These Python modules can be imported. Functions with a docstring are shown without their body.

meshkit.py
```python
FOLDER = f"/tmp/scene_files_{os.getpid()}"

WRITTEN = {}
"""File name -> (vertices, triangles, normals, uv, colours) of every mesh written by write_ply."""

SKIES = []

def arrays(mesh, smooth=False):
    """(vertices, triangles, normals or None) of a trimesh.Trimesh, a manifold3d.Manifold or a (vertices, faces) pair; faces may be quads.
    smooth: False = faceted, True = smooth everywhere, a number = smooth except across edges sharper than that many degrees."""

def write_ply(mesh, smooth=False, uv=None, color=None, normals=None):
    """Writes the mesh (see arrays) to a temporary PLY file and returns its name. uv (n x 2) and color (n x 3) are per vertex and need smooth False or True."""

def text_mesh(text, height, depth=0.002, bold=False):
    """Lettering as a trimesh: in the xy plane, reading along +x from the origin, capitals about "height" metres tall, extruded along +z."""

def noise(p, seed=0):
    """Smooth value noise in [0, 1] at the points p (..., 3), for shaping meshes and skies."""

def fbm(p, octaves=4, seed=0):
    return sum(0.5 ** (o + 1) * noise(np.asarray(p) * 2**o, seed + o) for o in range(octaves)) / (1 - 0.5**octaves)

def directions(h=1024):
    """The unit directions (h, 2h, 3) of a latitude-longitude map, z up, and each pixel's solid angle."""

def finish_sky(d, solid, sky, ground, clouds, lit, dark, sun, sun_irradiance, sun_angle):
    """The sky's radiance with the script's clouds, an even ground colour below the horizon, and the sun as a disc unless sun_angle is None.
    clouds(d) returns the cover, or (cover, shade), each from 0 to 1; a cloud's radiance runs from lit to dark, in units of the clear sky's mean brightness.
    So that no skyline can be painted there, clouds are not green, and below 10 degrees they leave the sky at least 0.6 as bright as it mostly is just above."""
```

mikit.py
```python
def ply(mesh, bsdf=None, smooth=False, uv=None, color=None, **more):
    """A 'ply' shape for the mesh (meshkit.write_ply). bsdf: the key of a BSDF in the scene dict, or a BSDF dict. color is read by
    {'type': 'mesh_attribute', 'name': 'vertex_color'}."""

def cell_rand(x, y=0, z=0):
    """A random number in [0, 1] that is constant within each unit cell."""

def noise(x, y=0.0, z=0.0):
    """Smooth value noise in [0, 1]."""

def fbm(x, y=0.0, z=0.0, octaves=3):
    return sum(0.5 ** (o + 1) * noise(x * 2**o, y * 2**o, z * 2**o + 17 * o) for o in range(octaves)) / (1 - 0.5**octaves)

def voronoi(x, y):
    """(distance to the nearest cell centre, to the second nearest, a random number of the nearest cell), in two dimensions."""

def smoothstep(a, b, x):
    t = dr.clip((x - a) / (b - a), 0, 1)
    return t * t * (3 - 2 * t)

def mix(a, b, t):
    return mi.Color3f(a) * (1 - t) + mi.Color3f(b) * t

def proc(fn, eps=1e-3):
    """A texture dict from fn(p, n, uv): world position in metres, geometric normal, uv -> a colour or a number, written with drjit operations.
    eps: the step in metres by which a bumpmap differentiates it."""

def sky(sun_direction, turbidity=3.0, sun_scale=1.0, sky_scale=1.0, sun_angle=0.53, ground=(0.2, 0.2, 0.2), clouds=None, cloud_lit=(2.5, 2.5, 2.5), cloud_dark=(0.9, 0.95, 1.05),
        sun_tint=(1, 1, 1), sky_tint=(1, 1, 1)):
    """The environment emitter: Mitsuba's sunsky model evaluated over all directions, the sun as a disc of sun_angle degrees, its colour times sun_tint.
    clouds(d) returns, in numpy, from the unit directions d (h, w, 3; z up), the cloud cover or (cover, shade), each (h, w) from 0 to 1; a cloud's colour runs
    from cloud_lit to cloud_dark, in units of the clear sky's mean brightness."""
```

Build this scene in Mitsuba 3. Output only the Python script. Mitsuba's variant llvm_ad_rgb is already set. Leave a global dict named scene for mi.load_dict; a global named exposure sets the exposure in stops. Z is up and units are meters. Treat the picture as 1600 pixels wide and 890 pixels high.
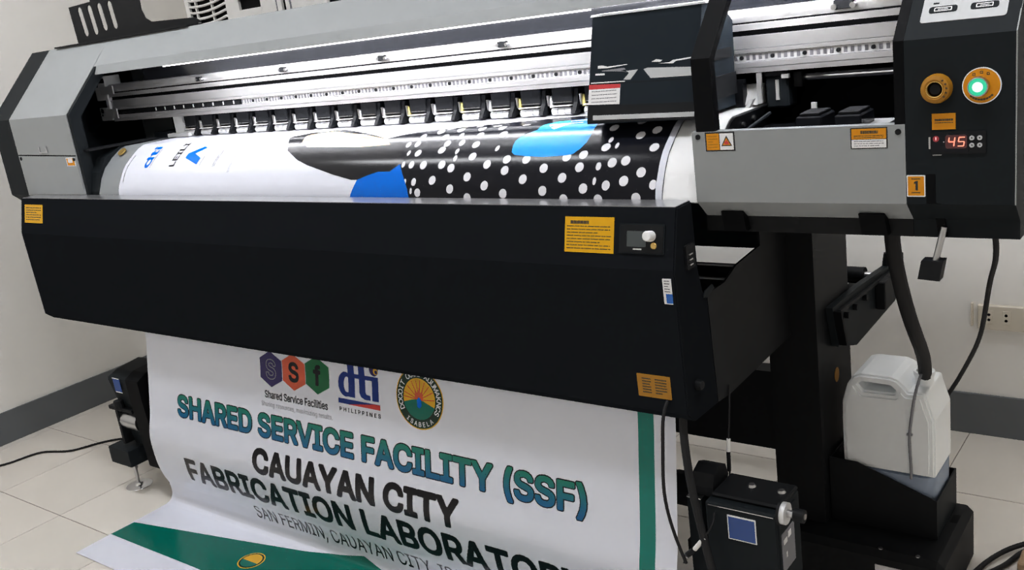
import math, random
import numpy as np, trimesh, mitsuba as mi, mikit
import drjit as dr
import manifold3d as m3
from meshkit import text_mesh
from scipy.interpolate import PchipInterpolator, CubicSpline
from shapely import Polygon, MultiPolygon, Point, LineString, box as sbox, union_all, affinity
T = mi.ScalarTransform4f
rnd = random.Random(7)
scene, labels = {}, {}
S = 1.2                       # the plan below is drawn at 1 : 1.2; every mesh is scaled to metres by this
# ------------------------------------------------------------------ camera, lamps, exposure
exposure = 0.0
CAM = np.array([3.21582, -1.49493, 1.38963])
FWD, UP = np.array([-0.605792, 0.748691, -0.269218]), np.array([-0.061324, 0.293429, 0.954012])
scene['camera'] = {'type': 'perspective', 'fov': 55.9928, 'fov_axis': 'x', 'near_clip': 0.05, 'far_clip': 50.0,
                   'to_world': T().look_at(origin=CAM.tolist(), target=(CAM + FWD).tolist(), up=UP.tolist())}
LAMPS = [(0.40, -0.36, 0.60, 0.10, 22.5), (2.35, -0.36, 0.60, 0.10, 20.0), (1.90, 0.62, 0.60, 0.10, 11.5), (1.30, -2.60, 0.60, 0.10, 9.0)]      # x, y, half length, half width, radiance; the last two are added fill lamps
STRIP_RADIANCE = 46.0
CEIL = 2.25
# ------------------------------------------------------------------ materials
def principled(name, c, rough=.5, metal=0., spec=.5, **k):
    scene[name] = {'type': 'twosided', 'bsdf': {'type': 'principled', 'base_color': c if isinstance(c, dict) else {'type': 'rgb', 'value': list(c)},
                   'roughness': rough, 'metallic': metal, 'specular': spec, **k}}
    return name
def fine(c, amp, scale):
    c = np.array(c)
    def fn(p, n, uv):
        t = mikit.fbm(p.x * scale, p.y * scale, p.z * scale, octaves=3)
        return mikit.mix((c * (1 - amp)).tolist(), (c * (1 + amp)).tolist(), t)
    return mikit.proc(fn)
GREY = principled('m_grey_paint', (.255, .27, .278), .38)
DARK = principled('m_dark_paint', (.0120, .0148, .0170), .5, spec=.06)
BLACK = principled('m_black_paint', (.0075, .0082, .0095), .55, spec=.15)
COVER = principled('m_cover_paint', (.0100, .0114, .0138), .6, spec=.0)
CARR = principled('m_carriage_paint', (.0122, .0170, .0222), .5, spec=.06)
DEEP = principled('m_deep_black', (.0022, .0025, .0032), .6, spec=.08)
GLOSSBLACK = principled('m_gloss_black', (.012, .013, .016), .12)
RUBBER = principled('m_rubber', (.010, .010, .011), .7, spec=.3)
ALU = principled('m_brushed_aluminium', (.66, .66, .68), .36, metal=.6)
ALUD = principled('m_aluminium_matt', (.70, .70, .71), .5, metal=.5)
LIP = principled('m_lip_metal', (.52, .52, .54), .24, metal=.9)
CHROME = principled('m_chrome', (.85, .85, .87), .12, metal=1.)
STEEL = principled('m_steel', (.55, .55, .56), .3, metal=1.)
PLATEN = principled('m_platen', (.22, .235, .245), .38)
WHITEP = principled('m_white_plastic', (.78, .79, .80), .4)
IVORY = principled('m_ivory_plastic', (.62, .57, .48), .45)
VINYL = principled('m_vinyl', (.67, .69, .775), .2, spec=.5)
INK = {}
for nm, c in dict(black=(.006, .0065, .010), brown=(.013, .013, .015), blue=(.0, .13, .62), sky=(.02, .27, .83), cyan=(.0, .50, .80), navy=(.010, .028, .17), indigo=(.028, .02, .10),
                  red=(.55, .05, .045), orange=(.58, .10, .05), green=(.012, .115, .045), teal=(.0, .115, .085), stripe=(.012, .17, .135), peach=(.80, .50, .30), gold=(.66, .36, .03),
                  text=(.007, .007, .009), darkgreen=(.008, .035, .022), seagreen=(.012, .14, .10), white=(.72, .72, .76), grey=(.20, .20, .22), forest=(.010, .030, .020)).items():
    INK[nm] = principled('m_ink_' + nm, c, .18, spec=.22)
YEL = principled('m_label_yellow', (.66, .34, .006), .45, spec=.25)
ORA = principled('m_label_orange', (.60, .23, .008), .5, spec=.25)
AMB = principled('m_label_amber', (.34, .150, .012), .5, spec=.3)
PAPER = principled('m_label_white', (.70, .70, .71), .5)
SILVER = principled('m_panel_silver', (.42, .43, .44), .4)
INKD = principled('m_label_ink', (.05, .03, .012), .5)
INKB = principled('m_label_black', (.012, .012, .012), .5)
RED = principled('m_label_red', (.50, .035, .04), .4)
BLUEL = principled('m_label_blue', (.016, .055, .22), .4)
BLUET = principled('m_tag_blue', (.01, .10, .40), .4)
BRASS = principled('m_brass', (.75, .50, .16), .35, metal=.8)
SPRING = principled('m_spring_yellow', (.60, .50, .16), .5)
LCD = principled('m_dark_lcd', (.055, .065, .068), .15)
WALL = principled('m_wall_paint', fine((.80, .785, .755), .015, 3.), .8, spec=.2)
CEILM = principled('m_ceiling', (.82, .815, .80), .9, spec=.1)
SKIRT = principled('m_skirting', fine((.105, .115, .125), .04, 8.), .45)
GROUT = principled('m_grout', (.22, .19, .17), .9, spec=.1)
TILES = [principled(f'm_tile_{k}', fine(c, .03, 5.), .28, spec=.4) for k, c in enumerate([(.66, .62, .565), (.68, .64, .585), (.64, .605, .55)])]
WOOD = principled('m_carton', fine((.30, .20, .12), .25, 25.), .8)
ACW = principled('m_appliance_white', (.74, .73, .71), .4)
HDPE = principled('m_jug_plastic', (.86, .885, .90), .42, spec_trans=0.0)
LIQ = principled('m_jug_waste_ink', (.22, .27, .36), .42)
HEAT = principled('m_tag_white', (.72, .72, .70), .5)
for nm, rgb in dict(red=(5.5, .55, .35), redglow=(.40, .012, .01), green=(.25, 4.2, 2.0), core=(6., 7.5, 6.8), strip=None).items():
    if rgb: scene['m_off_' + nm] = {'type': 'diffuse', 'reflectance': {'type': 'rgb', 'value': [.05, .05, .05]}}
def emit(r): return {'type': 'area', 'radiance': {'type': 'rgb', 'value': [float(x) for x in r]}}
# ------------------------------------------------------------------ mesh helpers
def mk(v, f): return trimesh.Trimesh(np.asarray(v, float), np.asarray(f, int), process=False)
def cat(*ms):
    ms = [m for a in ms for m in (a if isinstance(a, (list, tuple)) else [a])]
    return trimesh.util.concatenate(ms) if len(ms) > 1 else ms[0]
def put(name, mesh, mat, parent=None, smooth=False, label=None, **more):
    base = (parent + '__' if parent else '') + name
    key, k = base, 1
    while key in scene or key in labels: key = f'{base}_{k:03d}'; k += 1
    v, f = np.asarray(mesh.vertices) * S, np.asarray(mesh.faces)
    scene[key] = mikit.ply(mk(v, f), mat, smooth=smooth, **more)
    if label: labels[key] = {'label': label}
    return key
def thing(name, label, cat_, group=None):
    key, k = name, 1
    while key in labels or key in scene: key = f'{name}_{k:03d}'; k += 1
    labels[key] = {'label': label, 'category': cat_}
    if group: labels[key]['group'] = group
    return key
def tag(key, label, cat_=None, group=None, kind=None):
    labels[key] = {'label': label, **({'category': cat_} if cat_ else {}), **({'group': group} if group else {}), **({'kind': kind} if kind else {})}
    return key
def struct(key): labels[key] = {**labels.get(key, {}), 'kind': 'structure'}; return key
def box(x0, x1, y0, y1, z0, z1, b=0.):
    if not b:
        m = trimesh.creation.box((x1 - x0, y1 - y0, z1 - z0)); m.apply_translation(((x0 + x1) / 2, (y0 + y1) / 2, (z0 + z1) / 2)); return m
    P = []
    for sx in (0, 1):
        for sy in (0, 1):
            for sz in (0, 1):
                c = [(x0, x1)[sx], (y0, y1)[sy], (z0, z1)[sz]]; d = [b * (1 - 2 * sx), b * (1 - 2 * sy), b * (1 - 2 * sz)]
                for i in range(3):
                    P.append([c[j] + (d[j] if j != i else 0) for j in range(3)])
    return trimesh.convex.convex_hull(np.array(P))
def polys(g): return [p for p in getattr(g, 'geoms', [g]) if isinstance(p, Polygon) and p.area > 1e-10]
def extr(poly, h):
    return cat([trimesh.creation.extrude_polygon(p, h, engine='earcut') for p in polys(poly)])
def prism_x(prof, x0, x1):
    """profile in (y, z), extruded along x"""
    p = prof if isinstance(prof, (Polygon, MultiPolygon)) else Polygon(prof)
    m = extr(p.buffer(0), x1 - x0); v = np.asarray(m.vertices)
    m.vertices = np.stack([v[:, 2] + x0, v[:, 0], v[:, 1]], 1); return m
def sheet_x(line, x0, x1, t): return prism_x(LineString(line).buffer(t / 2, cap_style='flat', join_style='mitre'), x0, x1)
def prism_y(prof, y0, y1):
    """profile in (x, z), extruded along y"""
    m = extr((prof if not isinstance(prof, list) else Polygon(prof)).buffer(0), y1 - y0); v = np.asarray(m.vertices)
    m.vertices = np.stack([v[:, 0], y1 - v[:, 2], v[:, 1]], 1); return m
def prism_z(prof, z0, z1):
    m = extr((prof if not isinstance(prof, list) else Polygon(prof)).buffer(0), z1 - z0); m.apply_translation((0, 0, z0)); return m
class Plane:
    def __init__(s, o, ux, uy):
        s.o, s.ux, s.uy = np.array(o, float), np.array(ux, float), np.array(uy, float); s.uy /= np.linalg.norm(s.uy); s.n = np.cross(s.ux, s.uy)
    def map(s, m):
        v = np.asarray(m.vertices); m = m.copy(); m.vertices = s.o + v[:, :1] * s.ux + v[:, 1:2] * s.uy + v[:, 2:] * s.n; return m
    def poly(s, p, t=.0008, off=0.):
        m = extr(p if not isinstance(p, list) else Polygon(p), t); m.apply_translation((0, 0, off)); return s.map(m)
    def mesh(s, m, at=(0, 0, 0)):
        m = m.copy(); m.apply_translation(at); return s.map(m)
def rrect(x0, y0, x1, y1, r=0.): return sbox(x0 + r, y0 + r, x1 - r, y1 - r).buffer(r, quad_segs=5) if r else sbox(x0, y0, x1, y1)
def cyl(p0, p1, r, n=20, r1=None):
    p0, p1 = np.array(p0, float), np.array(p1, float); r1 = r if r1 is None else r1
    d = p1 - p0; h = np.linalg.norm(d); d /= h
    a = np.cross(d, [0, 0, 1] if abs(d[2]) < .9 else [1, 0, 0]); a /= np.linalg.norm(a); b = np.cross(d, a)
    t = np.arange(n) * 2 * np.pi / n; ring = np.cos(t)[:, None] * a + np.sin(t)[:, None] * b
    v = np.vstack([p0 + r * ring, p1 + r1 * ring, [p0], [p1]]); i = np.arange(n); j = (i + 1) % n
    f = np.vstack([np.stack([i, j, j + n], 1), np.stack([i, j + n, i + n], 1), np.stack([j, i, i * 0 + 2 * n], 1), np.stack([i + n, j + n, i * 0 + 2 * n + 1], 1)])
    return mk(v, f)
def lathe(prof, o, d, n=32):
    """profile of (radius, height) turned about the axis through o along d"""
    o, d = np.array(o, float), np.array(d, float); d /= np.linalg.norm(d)
    a = np.cross(d, [0, 0, 1] if abs(d[2]) < .9 else [1, 0, 0]); a /= np.linalg.norm(a); b = np.cross(d, a)
    t = np.arange(n) * 2 * np.pi / n; ring = np.cos(t)[:, None] * a + np.sin(t)[:, None] * b
    v = np.vstack([o + r * ring + h * d for r, h in prof]); f = []
    i = np.arange(n); j = (i + 1) % n
    for k in range(len(prof) - 1):
        f += [np.stack([i + k * n, j + k * n, j + (k + 1) * n], 1), np.stack([i + k * n, j + (k + 1) * n, i + (k + 1) * n], 1)]
    return mk(v, np.vstack(f))
def tube(pts, r, n=10, step=.012, smooth=True):
    p = np.array(pts, float); t = np.r_[0, np.cumsum(np.linalg.norm(np.diff(p, axis=0), axis=1))]
    if smooth and len(p) > 2:
        q = np.linspace(0, t[-1], max(6, int(t[-1] / step))); p = CubicSpline(t, p)(q)
    d = np.gradient(p, axis=0); d /= np.linalg.norm(d, axis=1, keepdims=True)
    a = np.cross(d[0], [.3, .2, .9]); a /= np.linalg.norm(a); A = []
    for k in range(len(p)):
        a = a - d[k] * (a @ d[k]); a /= np.linalg.norm(a); A.append(a)
    A = np.array(A); B = np.cross(d, A); th = np.arange(n) * 2 * np.pi / n
    v = (p[:, None] + r * (np.cos(th)[None, :, None] * A[:, None] + np.sin(th)[None, :, None] * B[:, None])).reshape(-1, 3)
    i, j = np.meshgrid(np.arange(len(p) - 1), np.arange(n), indexing='ij')
    quads = np.stack([i * n + j, i * n + (j + 1) % n, (i + 1) * n + (j + 1) % n, (i + 1) * n + j], -1).reshape(-1, 4)
    f = np.vstack([quads[:, [0, 1, 2]], quads[:, [0, 2, 3]]])
    k = len(v); v = np.vstack([v, p[:1], p[-1:]]); i = np.arange(n); e = (len(p) - 1) * n
    f = np.vstack([f, np.stack([(i + 1) % n, i, i * 0 + k], 1), np.stack([e + i, e + (i + 1) % n, i * 0 + k + 1], 1)])
    return mk(v, f)
def text_poly(s, height, bold=False, width=None):
    m = text_mesh(s, height, .002, bold); z = m.triangles[:, :, 2].min(1) > .0015
    g = union_all([Polygon(t[:, :2]).buffer(height * .002) for t in m.triangles[z] if Polygon(t[:, :2]).area > 1e-12])
    x0, y0, x1, y1 = g.bounds; g = affinity.translate(g, -x0, 0)
    if width: g = affinity.scale(g, width / (x1 - x0), 1, origin=(0, 0))
    return g
def wordlines(x0, y0, x1, y1, n, seed, thick=.45, ragged=.35):
    """unreadably small print: rows of word-long dashes"""
    r = random.Random(seed); out = []; dy = (y1 - y0) / n
    for k in range(n):
        y = y1 - (k + .5) * dy; x = x0; end = x1 - (x1 - x0) * (r.random() * ragged if k % 3 == 2 else .03 * r.random())
        while x < end:
            w = min((x1 - x0) * (.05 + .13 * r.random()), end - x); out.append(sbox(x, y - dy * thick / 2, x + w, y + dy * thick / 2)); x += w + (x1 - x0) * .018
    return union_all(out)
PX = Plane((0, .043, 0), (1, 0, 0), (0, 0, 1))                 # front faces of cap, tray and control box
PB = Plane((0, .043, 1.06), (1, 0, 0), (0, 1, 1))              # sloping upper faces
PU = Plane((0, -.0238, .7594), (1, 0, 0), (0, .0238, .091))    # upper facet of the front cover
PL = Plane((0, -.0201, .525), (1, 0, 0), (0, -.0037, .2344))   # lower facet of the front cover
PE = Plane((2.004, 0, 0), (0, 1, 0), (0, 0, 1))                # right end of the front cover
PC = Plane((0, .1, .966), (1, 0, 0), (0, .05, .167))           # carriage front
def sticker(plane, x0, y0, x1, y1, mat, parent, name='warning_label', label=None, off=0., t=.0008, r=0.):
    return put(name, plane.poly(rrect(x0, y0, x1, y1, r), t, off), mat, parent, label=label)
# ------------------------------------------------------------------ the room
XL, YB, XR, YF = -.604, 1.149, 4.2, -3.4
struct(put('wall_left', box(XL - .1, XL, YF - .1, YB + .1, -.02, CEIL + .1), WALL))
struct(put('wall_back', box(XL, XR, YB, YB + .1, -.02, CEIL + .1), WALL))
struct(put('wall_right', box(XR, XR + .1, YF - .1, YB + .1, -.02, CEIL + .1), WALL))
struct(put('wall_front', box(XL, XR, YF - .1, YF, -.02, CEIL + .1), WALL))
struct(put('ceiling', box(XL - .1, XR + .1, YF - .1, YB + .1, CEIL, CEIL + .1), CEILM))
fl = struct(put('floor', box(XL - .1, XR + .1, YF - .1, YB + .1, -.05, -.0012), GROUT))
TP, g = .3387, .0011
for i in range(-3, 13):
    for j in range(-10, 5):
        a0, b0 = .1163 + i * TP, -.183 + j * TP
        x0, x1, y0, y1 = max(a0 + g, XL), min(a0 + TP - g, XR), max(b0 + g, YF), min(b0 + TP - g, YB)
        if x1 - x0 < .02 or y1 - y0 < .02: continue
        m = box(x0, x1, y0, y1, -.006, 0, .0008); put('tile', m, TILES[rnd.choice((0, 0, 1, 2))], fl)
struct(put('baseboard_left', box(XL, XL + .008, YF, YB, 0, .107), SKIRT))
struct(put('baseboard_back', box(XL + .008, XR, YB - .008, YB, 0, .107), SKIRT))
for n_, (lx, ly, hl, hw, rad) in enumerate(LAMPS):
    t = thing('ceiling_light', ['long ceiling light in front of the left half of the printer', 'long ceiling light over the right end of the printer', 'added unseen fill light between the printer and the back wall', 'added unseen fill light behind the viewer'][n_], 'ceiling light')
    put('housing', cat(box(lx - hl - .02, lx + hl + .02, ly - hw - .02, ly + hw + .02, CEIL - .02, CEIL),
                       ), WHITEP, t)
    m = mk(np.array([(lx - hl, ly - hw, CEIL - .022), (lx + hl, ly - hw, CEIL - .022), (lx + hl, ly + hw, CEIL - .022), (lx - hl, ly + hw, CEIL - .022)]), [(0, 2, 1), (0, 3, 2)])
    put('diffuser', m, 'm_off_core', t, emitter=emit((rad * .985, rad, rad * 1.03)))
# ------------------------------------------------------------------ the printer: body
P = thing('wide_format_printer', 'long grey and black wide format roll printer filling the picture', 'printer')
CHEV = [(.207, 1.23), (.043, 1.06), (.043, .85), (.073, .822), (.073, .798)]      # front outline (y, z) shared by cap, control box and frames
def chev(d=0., back=.45, zb=.798):
    a = [(y + d, z) for y, z in CHEV]; return a + [(back, zb), (back, 1.23)]
cap = put('end_cap', prism_x(Polygon(chev()).difference(Polygon([(.052, .852), (.052, 1.055), (.2, 1.215), (.44, 1.215), (.44, .852)])), -.041, .264), GREY, P, label='grey left end cover with an angled front')
put('cheek', prism_x(chev(.0005), -.142, -.0415), DARK, cap, label='dark grey outer cheek')
put('access_door', PX.poly([(-.0365, .8545), (.2605, .8545), (.2605, .953), (-.0365, .9605)], .0016), GREY, cap)
put('seam', PX.poly([(-.0395, .9610), (.262, .9535), (.262, .9565), (-.0395, .9640)], .0004), BLACK, cap)
for x, z in ((-.026, .953), (.252, .9465)): put('screw', PX.poly(Point(x, z).buffer(.0045), .0018, .0016), BLACK, cap)
sticker(PX, .212, .929, .255, .9515, PAPER, cap, label='small white and orange sticker on the door', off=.0016)
put('print', PX.poly(rrect(.216, .931, .252, .949), .0004, .0024), ORA, cap); put('print', PX.poly(rrect(.222, .938, .244, .948), .0003, .0028), PAPER, cap)
put('latch', cat(PX.poly(rrect(.083, .966, .127, .969), .002), PX.poly(rrect(.083, .966, .087, .981), .002), PX.poly(rrect(.112, .966, .127, .970), .003), PX.poly(rrect(.122, .966, .127, .983), .003)), STEEL, cap)
put('inner_frame', prism_x(Polygon(chev(.002)).difference(Polygon([(.075, .7), (.075, 1.05), (.215, 1.2), (.44, 1.2), (.44, .7)])), .2645, .276), DARK, P)
put('side_plate', prism_x([(.053, .82), (.053, .86), (.068, .905), (.09, .94), (.14, .962), (.34, .962), (.34, .82)], .276, .3145), DARK, P)
# beam cover
bc = put('beam_cover', prism_x(Polygon([(.207, 1.23), (.1505, 1.1705), (.1400, 1.1481), (.1440, 1.1475), (.155, 1.169), (.21, 1.224), (.45, 1.224), (.45, 1.23)]), .2645, 2.317), GREY, P, label='long light grey beam cover above the print bed')
put('back_panel', box(-.04, 2.44, .45, .455, .76, 1.23), DARK, P)
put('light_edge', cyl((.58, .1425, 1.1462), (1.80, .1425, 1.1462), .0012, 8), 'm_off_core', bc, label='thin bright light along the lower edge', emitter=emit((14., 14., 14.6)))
sticker(PB, .30, .198, .525, .234, PAPER, bc, label='white notice with an orange head on the beam')
put('print', PB.poly(rrect(.318, .2235, .520, .2315), .0003, .0008), AMB, bc)
put('print', PB.poly(wordlines(.325, .205, .515, .221, 3, 3, .3), .0003, .0008), INK['grey'], bc)
put('print', PB.poly(rrect(.305, .201, .316, .219), .0003, .0008), INK['grey'], bc)
# upper dark panel under the beam cover, LED strip
put('upper_panel', box(.30, 2.304, .262, .27, 1.116, 1.20), GLOSSBLACK, P, label='glossy black strip between beam cover and rail')
put('lamp_channel', prism_x([(.1655, 1.1555), (.1935, 1.1730), (.1920, 1.1755), (.1640, 1.1580)], .59, 2.21), WHITEP, P)
m = mk([(.60, .166, 1.1550), (2.20, .166, 1.1550), (2.20, .194, 1.1725), (.60, .194, 1.1725)], [(0, 2, 1), (0, 3, 2)])
put('led_strip', m, 'm_off_core', P, label='bright white light strip under the beam cover', emitter=emit((STRIP_RADIANCE, STRIP_RADIANCE, STRIP_RADIANCE * 1.04)))
# ------------------------------------------------------------------ rail with its bands
X0, X1 = .125, 2.304
rail = put('carriage_rail', box(X0, X1, .263, .30, 1.014, 1.1155), ALUD, P, label='bright aluminium carriage rail')
put('upper_band', prism_x(Polygon([(.263, 1.0935), (.2565, 1.095), (.2545, 1.104), (.2575, 1.114), (.263, 1.1155)]), X0, X1), ALU, rail, smooth=30)
put('middle_band', prism_x([(.263, 1.081), (.2535, 1.0815), (.2535, 1.0912), (.263, 1.092)], X0, X1), ALU, rail)
put('slot', box(X0, X1, .2615, .263, 1.0738, 1.081), DEEP, rail, label='dark slot')
put('lower_band', prism_x([(.263, 1.045), (.2545, 1.0455), (.2545, 1.0515), (.2562, 1.0522), (.2545, 1.053), (.2540, 1.0725), (.263, 1.0735)], X0, X1), ALU, rail)
put('scale_strip', box(.70, X1, .2575, .263, 1.0325, 1.0448), ALUD, rail, label='strip with a row of slots and screws')
put('scale_strip', box(X0, .70, .2575, .263, 1.0325, 1.0448), BLACK, rail)
ticks = [box(x, x + .0052, .2568, .2577, 1.0345, 1.0430) for x in np.arange(.69, 2.29, .0105) if int(round((x - .69) / .0105)) % 5]
k_ = put('tick_marks', cat(ticks), INK['grey'], rail); tag(k_, 'fine dark slots along the strip', kind='stuff')
for x in np.arange(.33, .68, .042): put('mark', box(x, x + .0045, .2565, .2574, 1.0345, 1.0430), WHITEP, rail)
for x in np.arange(.6925, 2.29, .0525): put('screw', cyl((x, .2578, 1.0388), (x, .2548, 1.0388), .0034, 8), BLACK, rail)
put('foot_band', prism_x([(.263, 1.0138), (.2530, 1.0145), (.2530, 1.0222), (.2548, 1.0228), (.2530, 1.0234), (.2535, 1.0318), (.263, 1.0322)], X0, X1), ALU, rail)
for z0, z1 in ((1.0917, 1.0938), (1.0727, 1.0741), (1.0447, 1.0457), (1.0318, 1.0327)): put('groove', box(X0, X1, .2600, .2629, z0, z1), DEEP, rail, label='dark groove')
eb = put('end_block', cat(box(.068, .1245, .249, .30, 1.018, 1.140, .002)), WHITEP, rail, label='pale end plate with dark holes')
for a in ((.072, .112, 1.055, 1.075), (.1, .1245, 1.122, 1.134)): put('opening', box(a[0], a[1], .2478, .2492, a[2], a[3]), DEEP, rail)
for x, z, r in ((.082, 1.046, .007), (.078, 1.034, .003), (.102, 1.028, .003), (.085, 1.115, .004)): put('hole', cyl((x, .2492, z), (x, .2478, z), r, 12), DEEP, rail)
put('bracket', box(.098, .16, .2445, .2485, 1.024, 1.050), ALUD, rail); put('bracket', box(.1, .165, .2445, .2485, 1.09, 1.112), ALUD, rail)
for x, s in ((.557, 1.), (.881, 1.), (1.203, 1.), (1.526, 1.), (2.175, 1.35)):
    c = put('rail_clip', box(x - .011 * s, x + .011 * s, .2485, .2545, 1.0985, 1.0985 + .0105 * s, .001), BLACK, P)
    for sx in (-1, 1): put('screw', cyl((x + sx * .0105 * s, .2545, 1.103), (x + sx * .0105 * s, .2465, 1.103), .0034 * s, 10), STEEL, c)
# ------------------------------------------------------------------ print bed
bed = [(.34, .9592), (.152, .9592), (.139, .9550), (.110, .9362), (.084, .9145), (.067, .890), (.0515, .855), (.050, .846), (.34, .846)]
pl_ = put('print_bed', prism_x(Polygon(bed), .3148, 2.030), PLATEN, P, smooth=35, label='grey curved print bed showing beside the vinyl')
put('bed_painted_light', prism_x(Polygon([(.30, .9603), (.152, .9603), (.139, .9561), (.109, .9373), (.0825, .9155), (.0655, .8908), (.0500, .8555), (.0490, .8475), (.0500, .8475), (.0515, .855), (.067, .890), (.084, .9145), (.110, .9362), (.139, .9550), (.152, .9592), (.30, .9592)]), 1.9525, 2.030), WHITEP, pl_, smooth=35, label='strip of the print bed right of the vinyl, lamp light painted as white')  # brightly lit end of the grey bed, its light painted in as white
put('edge_guide', prism_z([(.26, .06), (.30, .06), (.335, .20), (.335, .24), (.315, .24), (.262, .09)], .9625, .9675), BLACK, P)
put('bed_screw', cyl((.352, .12, .948), (.352, .118, .951), .012, 14), BRASS, P)
put('inner_back', box(.276, 2.304, .335, .345, .80, 1.02), DEEP, P)
put('left_ledge', box(.276, .43, .27, .335, .9593, .975), DARK, P)
# pinch rollers under the rail
for k in range(21):
    x = .462 + k * .0737
    if x > 1.98: break
    u = put('pinch_roller', box(x - .0235, x + .0235, .262, .30, .983, 1.0135, .002), BLACK, P)
    if k == 0: labels[u] = {'label': 'black roller block with white pressure roller below'}
    put('roller_back', box(x - .0235, x + .0235, .2702, .30, .962, .983), DEEP, u); put('ridge', box(x - .0215, x + .0215, .2595, .262, .986, .9872), STEEL, u)
    put('roller_shelf', box(x - .0235, x + .0230, .2515, .27, .9795, .9812), WHITEP, u)
    for q in range(3): put('roller', cyl((x - .0225 + q * .0152, .2605, .9697), (x - .0087 + q * .0152, .2605, .9697), .0074, 14), WHITEP, u, smooth=40)
    put('roller_arm', prism_x([(.248, .966), (.258, .962), (.29, .975), (.29, 1.01), (.268, 1.01), (.262, .985)], x + .0245, x + .0335), BLACK, u)
    put('spring', cyl((x - .0345, .266, .980), (x - .0345, .266, 1.000), .0032, 8), STEEL, u)
    put('lever', prism_y([(x - .0305, .977), (x - .0235, .977), (x - .0240, .996), (x - .0275, .999)], .262, .268), SPRING if k >= 10 and k % 2 else WHITEP, u)
put('guide_bracket', prism_x([(.262, .962), (.27, .9625), (.275, .985), (.29, 1.014), (.262, 1.014)], .392, .432), WHITEP, P)
put('guide_bracket', box(.375, .47, .245, .262, .9625, .972, .001), WHITEP, P)
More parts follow.
